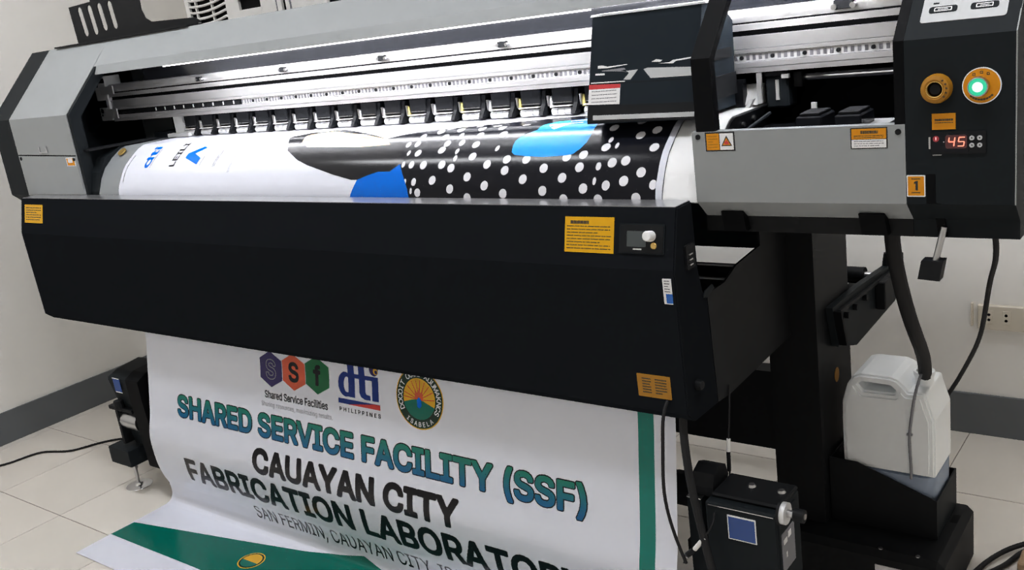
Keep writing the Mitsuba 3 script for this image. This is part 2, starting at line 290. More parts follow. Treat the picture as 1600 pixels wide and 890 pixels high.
# ------------------------------------------------------------------ front cover
cv = put('front_cover', sheet_x([(.046, .832), (.046, .849), (.0015, .849), (-.0223, .7594), (-.0185, .525), (.0, .5085), (.014, .5085)], 0, 2.0, .003), COVER, P, label='wide black front cover below the print bed')
put('top_lip', box(0.001, 1.999, .003, .0475, .8505, .8518), LIP, cv, label='pale metal top edge')
for x in (.0, 2.0):
    y0 = [(.002, .849), (.045, .849), (.048, .745), (.058, .703), (.071, .693), (.08, .505), (.0, .507), (-.0185, .525), (-.0223, .7594)]
    put('end_plate', prism_x(y0, x - (.003 if not x else 0) + (-.001 if not x else 0), x + .003), COVER, cv)
sticker(PU, 1.804, .022, 1.896, .0785, YEL, cv, label='large yellow notice with lines of small print')
put('print', PU.poly(wordlines(1.815, .0665, 1.850, .073, 1, 5, .8), .0003, .0008), INKD, cv)
put('print', PU.poly(wordlines(1.808, .026, 1.891, .066, 8, 6, .28), .0003, .0008), INKD, cv)
sticker(PU, .020, .029, .117, .0785, YEL, cv, label='small yellow notice at the left end')
put('print', PU.poly(wordlines(.028, .035, .110, .073, 6, 8, .3), .0003, .0008), INKD, cv)
cp = put('drying_control', PU.poly(rrect(1.9065, .024, 1.985, .070, .002), .0022), DARK, cv, label='small control panel with screen and white knob')
put('bezel', PU.poly(rrect(1.9085, .026, 1.983, .068, .001), .0008, .0022), BLACK, cp)
put('screen', PU.poly(rrect(1.921, .0345, 1.9545, .0585), .0006, .003), LCD, cp)
put('print', PU.poly(wordlines(1.932, .0295, 1.947, .0325, 1, 4, .7), .0003, .003), PAPER, cp)
put('knob', PU.mesh(lathe([(0.0001, .018), (.0065, .018), (.008, .016), (.0085, .003), (.0001, .003)], (0, 0, 0), (0, 0, 1), 24), (1.9625, .0515, 0)), WHITEP, cp, smooth=35)
put('socket', PU.mesh(lathe([(0.0001, .006), (.004, .006), (.0052, .0045), (.0052, .003)], (0, 0, 0), (0, 0, 1), 16), (1.968, .037, 0)), BRASS, cp, smooth=35)
sticker(PL, 1.9805, .182, 1.9955, .2225, PAPER, cv, label='narrow white tag with a blue foot')
put('print', PL.poly(rrect(1.9850, .1835, 1.9960, .1985, .001), .0003, .0008), BLUET, cv)
put('print', PL.poly(wordlines(1.983, .200, 1.9925, .221, 5, 9, .35), .0003, .0008), INK['grey'], cv)
sticker(PL, 1.917, .022, 1.9765, .061, AMB, cv, label='amber rating plate at the lower right corner', r=.001)
put('print', PL.poly(wordlines(1.926, .028, 1.942, .056, 6, 10, .45, .6), .0003, .0008), INKD, cv)
put('print', PL.poly(wordlines(1.949, .028, 1.970, .056, 6, 12, .45, .6), .0003, .0008), INKD, cv)
put('end_knob', PE.mesh(lathe([(0.0001, .010), (.007, .010), (.009, .007), (.009, .0)], (0, 0, 0), (0, 0, 1), 18), (.012, .564, 0)), BLACK, cv, smooth=35)
so = put('connector', PE.poly(rrect(.008, .752, .034, .790, .002), .004), BLACK, cv)
for z in (.758, .766, .774): put('pin', PE.poly(rrect(.014, z, .024, z + .0022), .002, .004), STEEL, so)
# side arm from the cover back to the stand
put('side_arm', prism_x([(.0735, .693), (.139, .694), (.186, .709), (.285, .716), (.285, .797), (.399, .797), (.399, .51), (.129, .501), (.083, .505)], 1.999, 2.003), BLACK, P, label='black side plate joining cover and stand')
put('arm_tab', PE.poly([(.055, .694), (.066, .690), (.095, .698), (.088, .706), (.064, .703)], .002), DARK, P)
# chassis, lower band, hooks
put('chassis', box(.0, 1.957, .40, .577, .677, .7995), DARK, P)
put('lower_band', prism_x([(.073, .798), (.073, .8215), (.10, .8215), (.10, .798)], 2.013, 2.3175), BLACK, P)
for x0, x1 in ((2.045, 2.081), (2.249, 2.285)):
    put('hook', prism_y([(x0, .832), (x1 - .002, .832), (x1 + .003, .802), (x0 + .004, .802)], .058, .0725), DEEP, P)
put('rear_plate', box(.02, 1.956, .385, .390, .50, .645), DEEP, P)
for y, z, r in ((.378, .648, .0032), (.378, .620, .0028)):
    put('cross_rod', cyl((.02, y, z), (1.956, y, z), r, 12), STEEL, P, smooth=40)
# ------------------------------------------------------------------ maintenance station, front tray, frames
ft = put('station_front', prism_x([(.043, .955), (.043, .85), (.074, .8218), (.078, .8218), (.048, .851), (.048, .949), (.060, .949), (.060, .955)], 2.0145, 2.3175), GREY, P, label='grey front plate of the maintenance station')
for x, z in ((2.0245, .9475), (2.309, .9455)): put('screw', PX.poly(Point(x, z).buffer(.0038), .0014), BLACK, ft)
w = put('warning_label', PX.poly(rrect(2.036, .926, 2.082, .954), .0006), INKB, ft, label='black framed orange and white warning triangle label')
put('print', PX.poly(rrect(2.038, .928, 2.058, .952), .0003, .0006), ORA, w); put('print', PX.poly(rrect(2.059, .928, 2.080, .952), .0003, .0006), PAPER, w)
put('print', PX.poly(wordlines(2.040, .930, 2.056, .950, 5, 15, .3, .6), .0002, .0009), AMB, w)
tri = Polygon([(2.061, .9335), (2.078, .9335), (2.0695, .9485)])
put('triangle', PX.poly(tri, .0002, .0009), INKB, w); put('triangle', PX.poly(tri.buffer(-.0013), .0002, .0011), ORA, w)
put('flame', PX.poly(Polygon([(2.0665, .9358), (2.0725, .9358), (2.0735, .9388), (2.0712, .9400), (2.0706, .9432), (2.0685, .9408), (2.0660, .9395)]), .0002, .0013), RED, w)
w = put('warning_label', PX.poly(rrect(2.2475, .9245, 2.2955, .9525), .0006), INKB, ft, label='black framed label, orange above and white below')
put('print', PX.poly(rrect(2.2490, .9375, 2.2940, .9512), .0003, .0006), ORA, w); put('print', PX.poly(rrect(2.2490, .9258, 2.2940, .9368), .0003, .0006), PAPER, w)
put('print', PX.poly(wordlines(2.261, .944, 2.284, .949, 1, 16, .8), .0002, .0009), INKD, w); put('print', PX.poly(wordlines(2.252, .9385, 2.291, .943, 2, 18, .4), .0002, .0009), INKD, w)
put('print', PX.poly(wordlines(2.252, .927, 2.291, .936, 3, 19, .35), .0002, .0009), INK['grey'], w)
arm = [(.207, 1.23), (.043, 1.06), (.043, .9555), (.060, .9555), (.058, 1.0575), (.2135, 1.2215)]
put('window_frame', prism_x(arm, 2.022, 2.052), DEEP, P, label='black bent bar in front of the print carriage')
put('window_frame', prism_x(chev(.001), 2.3045, 2.3175), DEEP, P)
st = put('capping_station', box(2.036, 2.304, .07, .33, .83, .927), DEEP, P)
put('deck_plate', box(2.04, 2.30, .062, .12, .927, .934), BLACK, st)
put('tray_plate', box(2.225, 2.262, .16, .21, .927, .939), ALUD, st); put('tray_plate', box(2.11, 2.125, .10, .13, .934, .944), STEEL, st)
for x in (2.139, 2.196):
    c = put('ink_cap', box(x, x + .038, .13, .19, .934, .9575, .002), GLOSSBLACK, P, label=None)
    put('cap_top', box(x + .004, x + .034, .135, .185, .9575, .962, .001), BLACK, c)
    for q in (.006, .022): put('bolt', cyl((x + q, .1305, .941), (x + q, .1275, .941), .0022, 8), STEEL, c)
put('wiper_blade', cat(cyl((2.062, .09, .936), (2.075, .19, .957), .003, 8)), DARK, P)
put('sensor_flag', box(2.138, 2.146, .198, .202, .9575, .969), WHITEP, P)
for k in range(4): put('bed_bolt', cyl((2.0336, .10 + k * .04, .935 + .004 * k), (2.0375, .10 + k * .04, .935 + .004 * k), .004, 8), STEEL, P)
put('bed_end', prism_x(Polygon(bed[:6] + [(.070, .83), (.34, .83)]).buffer(-.002), 2.0302, 2.0335), DEEP, P)
# carriage rod, motor, back plates on the right
put('drive_rod', cyl((2.085, .285, .9985), (2.304, .285, .9985), .0062, 16), CHROME, P, smooth=40)
put('motor', cat(box(2.040, 2.078, .262, .30, .955, 1.005, .003)), DARK, P)
put('motor_cap', box(2.038, 2.080, .260, .302, 1.0055, 1.0135, .002), BLACK, P)
for a in ((2.058, 2.0635, .2595, .262, .968, 1.000), (2.070, 2.082, .256, .262, 1.002, 1.0085)): put('tab', box(*a), WHITEP, P)
put('rod_clamp', box(2.084, 2.098, .27, .30, .985, 1.010, .001), BLACK, P)
put('bracket_plate', box(2.0305, 2.038, .250, .256, .965, 1.0135), ALUD, P)
put('white_block', prism_x([(.250, .9630), (.285, .9630), (.285, .994), (.272, .994)], 1.998, 2.0300), WHITEP, P); put('white_block', prism_y([(2.013, .958), (2.020, .958), (2.030, .9745), (2.023, .9745)], .235, .245), WHITEP, P)  # first block is added for a bright spot, its face tilted to catch light
# ------------------------------------------------------------------ print carriage
cy0 = lambda z: .1 + (z - .966) * .05 / .167
ca = put('print_carriage', prism_x([(.1, .966), (.121, 1.036), (.150, 1.133), (.21, 1.133), (.255, 1.10), (.246, .966)], 1.797, 1.994), CARR, P, label='dark print carriage standing near the right end of the rail')
put('carriage_top', prism_x([(.1505, 1.1335), (.154, 1.137), (.205, 1.137), (.209, 1.1335)], 1.792, 1.998), WHITEP, ca)
put('lower_step', PC.poly([(1.797, .0025), (1.993, .0005), (1.993, .0265), (1.797, .0295)], .0012), BLACK, ca)
put('foot_strip', PC.poly([(1.808, .006), (1.992, .004), (1.992, .0115), (1.808, .0135)], .0006, .0012), SILVER, ca)
w = put('information_label', PC.poly([(1.797, .0315), (1.857, .0300), (1.857, .0625), (1.797, .0645)], .0008), PAPER, ca, label='white label with a red head')
put('print', PC.poly([(1.797, .0565), (1.857, .0560), (1.857, .0625), (1.797, .0645)], .0003, .0008), RED, w)
put('print', PC.poly(wordlines(1.803, .0325, 1.852, .0555, 4, 22, .22), .0003, .0008), INK['grey'], w)
for pts, mt in (([(1.800, .066), (1.864, .0655), (1.866, .067), (1.800, .068)], PAPER), ([(1.866, .0825), (1.888, .0835), (1.875, .0680), (1.862, .0690), (1.872, .079)], SILVER), ([(1.898, .083), (1.905, .0848), (1.993, .0800), (1.993, .0670), (1.912, .068)], SILVER),
                ([(1.812, .0900), (1.832, .0895), (1.868, .0925), (1.868, .0935), (1.830, .0920), (1.822, .0945), (1.812, .0945)], PAPER), ([(1.808, .0790), (1.826, .0785), (1.826, .0815), (1.808, .0822)], PAPER),
                ([(1.912, .0935), (1.928, .0925), (1.931, .0950), (1.920, .0970)], PAPER), ([(1.924, .0900), (1.944, .0905), (1.950, .0935), (1.993, .0965), (1.993, .0945), (1.955, .0915), (1.950, .0880)], PAPER),
                ([(1.820, .0865), (1.862, .0880), (1.866, .0850), (1.856, .0835), (1.870, .0805), (1.850, .0830), (1.820, .0850)], INK['grey'])):
    put('emblem', PC.poly(Polygon(pts).buffer(0), .0004), mt, ca)
put('seam', PC.poly([(1.797, .0640), (1.993, .0620), (1.993, .0632), (1.797, .0652)], .0004), BLACK, ca)
put('side_step', box(1.9942, 1.999, .16, .245, .985, 1.02), BLACK, ca); put('side_step', box(1.9942, 1.9965, .15, .24, 1.045, 1.06), BLACK, ca)
put('side_guide', box(1.994, 2.008, .246, .262, .962, 1.005), DEEP, ca)
# ------------------------------------------------------------------ control box
cb = put('control_box', prism_x(chev(), 2.318, 2.447), DARK, P, label='dark grey control box at the right end')
put('painted_edge_highlight', cat(PX.poly([(2.446, .85), (2.4475, .85), (2.4475, 1.06), (2.446, 1.06)], .0006), PB.poly([(2.446, .0), (2.4475, .0), (2.4475, .23), (2.446, .23)], .0006)), GREY, cb)  # highlight on the bevelled edge, painted as a thin grey strip
k_ = put('key_panel', PB.poly(affinity.skew(rrect(2.333, .0245, 2.432, .20, .004), 0), .0012), SILVER, cb, label='silver key panel on the sloping top')
for x0, x1, y0 in ((2.3415, 2.3745, .0385), (2.390, 2.4215, .0385)):
    put('key', PB.poly(rrect(x0, y0, x1, y0 + .0098, .0032), .0008, .0012), DARK, k_)
    put('symbol', PB.poly(rrect(x0 + .006, y0 + .0018, x1 - .006, y0 + .008, .001).difference(rrect(x0 + .0072, y0 + .003, x1 - .0072, y0 + .0068, .0006)), .0003, .002), PAPER, k_)
    put('symbol', PB.poly(rrect(x0 + .0105, y0 + .0040, x1 - .0105, y0 + .0055), .0003, .002), SILVER, k_)
put('print', PB.poly(wordlines(2.345, .052, 2.352, .056, 1, 2, .6), .0003, .0012), DARK, k_)
# emergency ring (left) and green start button (right)
kn = put('stop_switch', PX.mesh(lathe([(.0088, .002), (.0098, .014), (.0125, .015), (.0168, .013), (.0182, .007), (.0182, .0)], (0, 0, 0), (0, 0, 1), 40), (2.3575, .9985, 0)), AMB, cb, smooth=40, label='amber guard ring around a black stop knob')
put('knob', PX.mesh(lathe([(.0001, .0115), (.0062, .0115), (.0085, .009), (.0088, .0)], (0, 0, 0), (0, 0, 1), 32), (2.3575, .9985, 0)), BLACK, kn, smooth=40)
put('inner_rim', PX.mesh(lathe([(.0088, .012), (.0092, .0146), (.0100, .0150), (.0102, .0145)], (0, 0, 0), (0, 0, 1), 36), (2.3575, .9985, 0)), BRASS, kn, smooth=40)
for a in range(5): put('print', PX.mesh(extr(affinity.rotate(rrect(-.0012, -.0008, .0012, .0008), 20 * a - 60), .0004), (2.3575 + .0142 * math.cos(math.radians(22 * a - 40)), .9985 + .0142 * math.sin(math.radians(22 * a - 40)), .0148)), INKD, kn)
gb = put('start_button', PX.poly(Point(2.4085, .9985).buffer(.0222, quad_segs=16), .0012), PAPER, cb, label='round orange legend plate with a white rim around the green light')
put('legend_plate', PX.poly(Point(2.4085, .9985).buffer(.0208, quad_segs=16), .0004, .0012), ORA, gb)
for q, dx in enumerate((-.0085, 0, .0075)): put('print', PX.poly(rrect(2.4085 + dx - .0016, 1.0128 - abs(dx) * .25, 2.4085 + dx + .0016, 1.0163 - abs(dx) * .25).difference(rrect(2.4085 + dx - .0007, 1.0136 - abs(dx) * .25, 2.4085 + dx + .0007, 1.0155 - abs(dx) * .25)), .0003, .0016), INKD, gb)
for a in range(-4, 5):
    th = math.radians(270 + a * 11); put('print', PX.mesh(extr(affinity.rotate(rrect(-.0013, -.0011, .0013, .0011), a * 11), .0003), (2.4085 + .0168 * math.cos(th), .9985 + .0168 * math.sin(th), .0016)), INKD, gb)
put('button_ring', PX.mesh(lathe([(.0112, .0016), (.0125, .006), (.0118, .012), (.0105, .0125), (.0102, .011)], (0, 0, 0), (0, 0, 1), 40), (2.4062, .9983, 0)), STEEL, gb, smooth=40)
put('lens', PX.mesh(lathe([(.0105, .0112), (.0062, .0122)], (0, 0, 0), (0, 0, 1), 36), (2.4062, .9983, 0)), 'm_off_green', gb, label='lit green lens', emitter=emit((.02, .62, .32)))
put('lens_core', PX.mesh(lathe([(.0062, .0122), (.0001, .0126)], (0, 0, 0), (0, 0, 1), 30), (2.4062, .9983, 0)), 'm_off_core', gb, emitter=emit((.95, 1.5, 1.25)))
w = sticker(PX, 2.3505, .9465, 2.3785, .9668, ORA, cb, label='plain orange sticker above the temperature display')
put('print', PX.poly(wordlines(2.354, .957, 2.3755, .9605, 1, 31, .75), .0003, .0008), INKD, w); put('print', PX.poly(wordlines(2.354, .954, 2.3755, .9565, 1, 32, .4), .0003, .0008), INKD, w)
td = put('temperature_display', PX.poly(rrect(2.349, .9155, 2.4135, .944, .001), .0018), BLACK, cb, label='black temperature display reading 45')
put('display_window', PX.poly(rrect(2.3515, .9185, 2.3935, .9415), .0004, .0018), INK['black'], td)
put('glow_field', PX.poly(rrect(2.3665, .9225, 2.392, .9395, .003), .0002, .0022), 'm_off_redglow', td, emitter=emit((.045, .0012, .0012)))
def seg(x, y, w, h, t, on):
    R = {'a': (t / 2, h - t, w - t / 2, h), 'd': (t / 2, 0, w - t / 2, t), 'g': (t / 2, h / 2 - t / 2, w - t / 2, h / 2 + t / 2), 'f': (0, h / 2, t, h - t / 2), 'e': (0, t / 2, t, h / 2), 'b': (w - t, h / 2, w, h - t / 2), 'c': (w - t, t / 2, w, h / 2)}
    return affinity.skew(union_all([sbox(x + a, y + b, x + c, y + d) for a, b, c, d in (R[s] for s in on)]), 8, origin=(x, y))
put('digit', PX.poly(seg(2.3690, .9248, .0082, .0125, .0015, 'fgbc'), .0002, .0025), 'm_off_red', td, emitter=emit((2.2, .42, .26)))
put('digit', PX.poly(seg(2.3805, .9248, .0082, .0125, .0015, 'afgcd'), .0002, .0025), 'm_off_red', td, emitter=emit((2.2, .42, .26)))
put('indicator', PX.poly(Point(2.3555, .9352).buffer(.0038), .0003, .0022), 'm_off_redglow', td, emitter=emit((.22, .006, .012))); put('indicator', PX.poly(rrect(2.3548, .9335, 2.3562, .9375), .0003, .0026), 'm_off_core', td, emitter=emit((1.2, .5, .5)))
put('dot', PX.poly(Point(2.3648, .931).buffer(.0006), .0003, .0022), PAPER, td)
for x in (2.3975, 2.4065):
    for y in (.9262, .9352): put('key', PX.poly(Point(x, y).buffer(.0030).difference(Point(x, y).buffer(.0009)), .001, .0018), SILVER, td)
put('side_clip', PX.poly(rrect(2.3465, .9225, 2.3488, .9375), .002), STEEL, td); put('print', PX.poly(rrect(2.351, .9135, 2.3615, .9148), .0005), SILVER, td)
w = sticker(PX, 2.3185, .860, 2.3415, .8885, PAPER, cb, label='orange sticker with a black 1', t=.001, r=.0012)
put('print', PX.poly(rrect(2.3200, .8615, 2.3400, .8870, .001), .0003, .001), ORA, w)
one = Polygon([(.0018, 0), (.0046, 0), (.0046, .0125), (.0024, .0125), (0, .0108), (0, .0084), (.0018, .0096)]); b_ = one.bounds
put('numeral', PX.poly(affinity.translate(one, 2.330 - b_[2] / 2, .8685), .0003, .0013), INKB, w, label='black numeral 1')
put('print', PX.poly(wordlines(2.3245, .8825, 2.3355, .8850, 1, 40, .6), .0003, .0013), INKD, w); put('print', PX.poly(wordlines(2.3245, .8645, 2.3355, .8668, 1, 41, .6), .0003, .0013), INKD, w)
lv = put('slot', PX.poly([(2.3425, .8895), (2.3538, .8895), (2.3538, .852), (2.3605, .8505), (2.3425, .8505)], .0006), DEEP, cb)
put('slot', prism_y([(2.3425, .852), (2.3538, .852), (2.3610, .800), (2.350, .800)], .0705, .0728), DEEP, cb)
lv = put('clamp_lever', cyl((2.359, .062, .815), (2.3495, .055, .770), .0042, 14), STEEL, P, smooth=40, label='steel lever with a square black grip')
put('grip', cat(prism_y([(2.3335, .772), (2.361, .772), (2.356, .7445), (2.3285, .7465)], .046, .066)), BLACK, lv)
# ------------------------------------------------------------------ stand
sd = put('stand_post', box(1.957, 2.052, .40, .577, .121, .7975), BLACK, P, label='black square post carrying the right end')
put('sticker', prism_x(affinity.scale(Point(.494, .399).buffer(.012), 1, 1.25), 2.0522, 2.0530), AMB, sd, label='small amber oval sticker')
put('stand_post', box(.07, .165, .40, .577, .121, .6765), BLACK, P)
put('cross_beam', box(.1655, 1.9565, .41, .45, .259, .425), BLACK, P, label='wide black cross beam between the posts')
put('foot', box(1.93, 2.281, .345, .588, .0, .1185, .012), BLACK, P, label='large black foot block on the tiles')
put('foot', box(-.02, .19, .345, .588, .0, .1185, .012), BLACK, P)
put('foot_slot', box(2.256, 2.268, .50, .53, .1186, .1192), DEEP, P)
put('rating_plate', box(2.162, 2.213, .3432, .3448, .03, .0925), PAPER, P)
for x in (2.169, 2.235): put('bolt', cyl((x, .358, .1185), (x, .358, .1205), .004, 10), STEEL, P)
# rear roll holder arm
ra = put('rear_arm', prism_x([(.445, .553), (.47, .467), (.572, .434), (.83, .444), (.90, .47), (.90, .535), (.83, .545), (.79, .535), (.60, .549)], 2.0535, 2.067), DARK, P)
put('rear_arm_edge', prism_x([(.47, .535), (.80, .520), (.80, .525), (.47, .541)], 2.0672, 2.074), BLACK, ra); put('rear_arm_stop', prism_x([(.447, .545), (.472, .470), (.478, .474), (.455, .545)], 2.0672, 2.082), DEEP, ra)
put('holder', box(2.0672, 2.088, .695, .742, .468, .528, .002), BLACK, ra); put('holder_knob', cyl((2.062, .80, .536), (2.062, .80, .562), .011, 12, .007), BLACK, ra)
for y in (.51, .56, .62): put('bolt', cyl((2.0672, y, .518), (2.076, y, .518), .006, 10), BLACK, ra)
put('roll_bar', cyl((.10, .75, .524), (2.053, .75, .524), .009, 14), STEEL, P, smooth=40); put('roll_bar', cyl((.10, .77, .488), (2.053, .77, .488), .010, 14), STEEL, P, smooth=40)
put('roll_collar', cyl((1.985, .75, .524), (2.03, .75, .524), .018, 16), BLACK, P, smooth=40); put('roll_holder_plate', box(1.99, 2.03, .73, .79, .470, .500), DARK, P)
# slotted black bracket on top of the beam, left
sl = [LineString([(.105 + .0495 * k, 1.262 + (.006 if k > 1 else 0)), (.098 + .050 * k, 1.318)]).buffer(.0115) for k in range(4)]
up = Polygon([(.052, 1.236), (.046, 1.334), (.160, 1.337), (.164, 1.372), (.390, 1.372), (.386, 1.292), (.396, 1.270), (.418, 1.2585), (.600, 1.2505), (.622, 1.240), (.622, 1.236)])
br = put('bottle_rack', prism_y(up.buffer(.004).buffer(-.004).difference(union_all(sl)), .244, .247), BLACK, P, label='black upright plate with four slots on top of the beam')
put('base_flange', box(.0, .625, .20, .247, 1.2305, 1.2345), BLACK, br)
# ------------------------------------------------------------------ drain hose
hs = put('drain_hose', tube([(2.235, .26, .80), (2.234, .26, .74), (2.235, .28, .68), (2.240, .33, .58), (2.234, .41, .50), (2.2185, .487, .418)], .0118, 14), RUBBER, P, smooth=60, label='black foam covered drain hose')
# ------------------------------------------------------------------ printed vinyl sheet
SP = np.array([(.31, .9615), (.20, .9615), (.152, .9612), (.139, .9572), (.109, .9385), (.082, .9163), (.065, .892), (.049, .855), (.046, .80), (.042, .70), (.036, .60), (.024, .467), (.016, .415), (.006, .346), (-.005, .276), (-.019, .205), (-.014, .14), (-.002, .09), (.011, .055), (.0135, .030), (.006, .010), (-.012, .003), (-.05, .0022), (-.12, .002), (-.276, .002)])
st_ = np.r_[0, np.cumsum(np.hypot(*np.diff(SP, axis=0).T))]
fy, fz = PchipInterpolator(st_, SP[:, 0]), PchipInterpolator(st_, SP[:, 1]); LV = st_[-1]; W0 = 1.541
def sheet(u, v, off=0.):
    """u across (0 to 1), v along the sheet in plan metres -> points, off: distance in front of the sheet"""
    u, v = np.asarray(u, float), np.clip(np.asarray(v, float), 0, LV); y, z = fy(v), fz(v)
    xl = np.where(v > st_[11], .411 - .041 * (1 - np.clip(z, 0, .467) / .467), .411)
    dy, dz = fy.derivative()(v), fz.derivative()(v); l = np.hypot(dy, dz) + 1e-12
    sg = 1.0
    return np.stack([xl + u * (1.952 - xl), y + off * dz / l * sg, z - off * dy / l * sg], -1), np.stack([0 * y, dz / l, -dy / l], -1)
vs = np.unique(np.r_[np.linspace(0, LV, 150), np.linspace(.1, .35, 70), np.linspace(.95, 1.25, 60)]); us = np.linspace(0, 1, 12)
def grid(off):
    g_, n_ = sheet(np.tile(us, len(vs)), np.repeat(vs, len(us)), off); return g_
ni, nj = len(vs), len(us)
i, j = np.meshgrid(np.arange(ni - 1), np.arange(nj - 1), indexing='ij')
quads = np.stack([i * nj + j, i * nj + j + 1, (i + 1) * nj + j + 1, (i + 1) * nj + j], -1).reshape(-1, 4)
front = grid(.0); faces = np.vstack([quads[:, [0, 1, 2]], quads[:, [0, 2, 3]]])
BN = thing('printed_banner', 'white printed vinyl banner running over the print bed and down to the floor', 'banner')
put('sheet', mk(front, faces), VINYL, BN, smooth=True, label='white vinyl sheet')
def decal(name, shape, mat, lift=.0004, label=None, edge=.010, color=None):
    """flat print on the sheet: shape in (u * W0, v)"""
    V_, F_ = [], []
    n0 = 0
    for p in polys(shape):
        v, f = trimesh.creation.triangulate_polygon(p, engine='earcut'); v = np.c_[v, np.zeros(len(v))]
        v, f = trimesh.remesh.subdivide_to_size(v, f, edge); V_.append(v[:, :2]); F_.append(f + n0); n0 += len(v)
    v, f = np.vstack(V_), np.vstack(F_)
    q, inv = np.unique(np.round(v, 6), axis=0, return_inverse=True); f = inv.reshape(-1)[f]
    f = f[(f[:, 0] != f[:, 1]) & (f[:, 1] != f[:, 2]) & (f[:, 0] != f[:, 2])]
    pts, nrm = sheet(q[:, 0] / W0, q[:, 1], lift)
    a, b, c = pts[f[:, 0]], pts[f[:, 1]], pts[f[:, 2]]
    flip = (np.cross(b - a, c - a) * nrm[f[:, 0]]).sum(1) < 0; f[flip] = f[flip][:, ::-1]
    return put(name, mk(pts, f), mat, BN, smooth=True, label=label, **({'color': color(q)} if color else {}))
UV = lambda pts: Polygon([(u * W0, v) for u, v in pts]).buffer(0)
brown = [(.393, .207), (.428, .235), (.452, .248), (.509, .27), (.545, .281), (.557, .281), (.575, .272), (.592, .265), (.612, .265), (.621, .259), (.627, .25), (.622, .226), (.615, .205), (.577, .184), (.52, .155), (.44, .09), (.385, .115), (.375, .165)]
face = [(.412, .182), (.40, .135), (.43, .106), (.50, .155), (.577, .184), (.592, .201), (.535, .205), (.431, .199)]
edge_l = [(.652, .324), (.648, .299), (.638, .276), (.627, .25), (.622, .226), (.615, .205), (.577, .184)]
blk = UV(edge_l + [(.612, .170), (.661, .158), (.735, .118), (.815, .08), (.90, .06), (.9925, .06), (.9925, .324)])
blue2 = UV([(.794, .215), (.797, .23), (.803, .236), (.818, .239), (.845, .242), (.871, .24), (.883, .237), (.89, .226), (.894, .213), (.895, .194), (.894, .16), (.885, .10), (.826, .129), (.816, .177), (.799, .192), (.794, .203)])
blue1 = UV([(.545, .324), (.545, .319), (.557, .281), (.575, .272), (.592, .265), (.612, .265), (.627, .25), (.638, .276), (.648, .299), (.652, .324)])
DOTS = [(.633, .251, .5), (.647, .252, .8), (.667, .253, 1), (.697, .253, 1), (.713, .26, 1), (.634, .225, .45), (.65, .226, .9), (.687, .22, 1), (.737, .209, 1), (.741, .237, 1), (.713, .224, .5), (.773, .22, .5), (.794, .245, 1), (.767, .254, 1), (.795, .266, 1), (.741, .277, 1), (.687, .283, 1), (.717, .299, 1), (.769, .293, 1), (.797, .307, 1), (.744, .315, 1), (.657, .286, .7), (.642, .286, .4), (.665, .306, .9), (.654, .303, .3), (.715, .24, .5), (.625, .203, .7), (.64, .202, .8), (.69, .204, .9), (.713, .203, .8), (.823, .282, 1), (.822, .246, 1), (.849, .263, 1), (.852, .302, 1), (.876, .28, 1), (.88, .316, 1), (.876, .243, 1), (.896, .262, 1), (.905, .298, 1), (.897, .239, 1), (.92, .261, .6), (.922, .225, 1), (.936, .255, 1), (.952, .252, 1), (.954, .286, 1), (.933, .293, .9), (.918, .286, .4), (.924, .316, 1), (.97, .313, 1), (.973, .272, 1), (.989, .292, .8), (.981, .228, 1), (.958, .201, 1), (.935, .222, .4), (.924, .209, .5),
        (.665, .168, 1), (.675, .153, 1), (.696, .164, 1), (.729, .163, 1), (.745, .148, 1), (.760, .163, 1), (.715, .142, .8), (.790, .152, .9), (.735, .185, .9), (.770, .185, 1), (.642, .182, .8), (.680, .186, .9), (.705, .183, .6), (.92, .18, 1), (.95, .165, 1), (.975, .19, 1)]
dots = union_all([affinity.scale(Point(u * W0, v).buffer(.0085, quad_segs=6), max(s, .35), min(1, .6 + .4 * s)) for u, v, s in DOTS])
decal('brown_print', UV(brown).difference(UV(face)), INK['brown'], label='dark brown printed shape')
decal('peach_print', UV(face), INK['peach'], label='pale peach printed shape')
decal('blue_print', blue1, INK['blue'], label='bright blue printed patch')
blk_w = blk.difference(blue2)
decal('polka_print', blk_w.difference(dots), INK['black'], label='black print with white polka dots')
decal('blue_print', blue2, INK['sky'], label='light blue printed patch near the carriage')
k_ = decal('dot_print', dots.intersection(blk_w.buffer(-.0005)), INK['white'], label='white polka dots')
tag(k_, 'white polka dots printed on black', kind='stuff')
for pts in ([(.826, .158), (.870, .150), (.872, .158), (.830, .168)], [(.842, .128), (.884, .118), (.885, .130), (.848, .140)], [(.833, .172), (.852, .155), (.858, .160), (.840, .178)]): decal('white_print', UV(pts), INK['white'], .0007)
decal('cyan_print', UV([(.816, .172), (.828, .130), (.842, .126), (.832, .165)]), INK['cyan'], .0007)
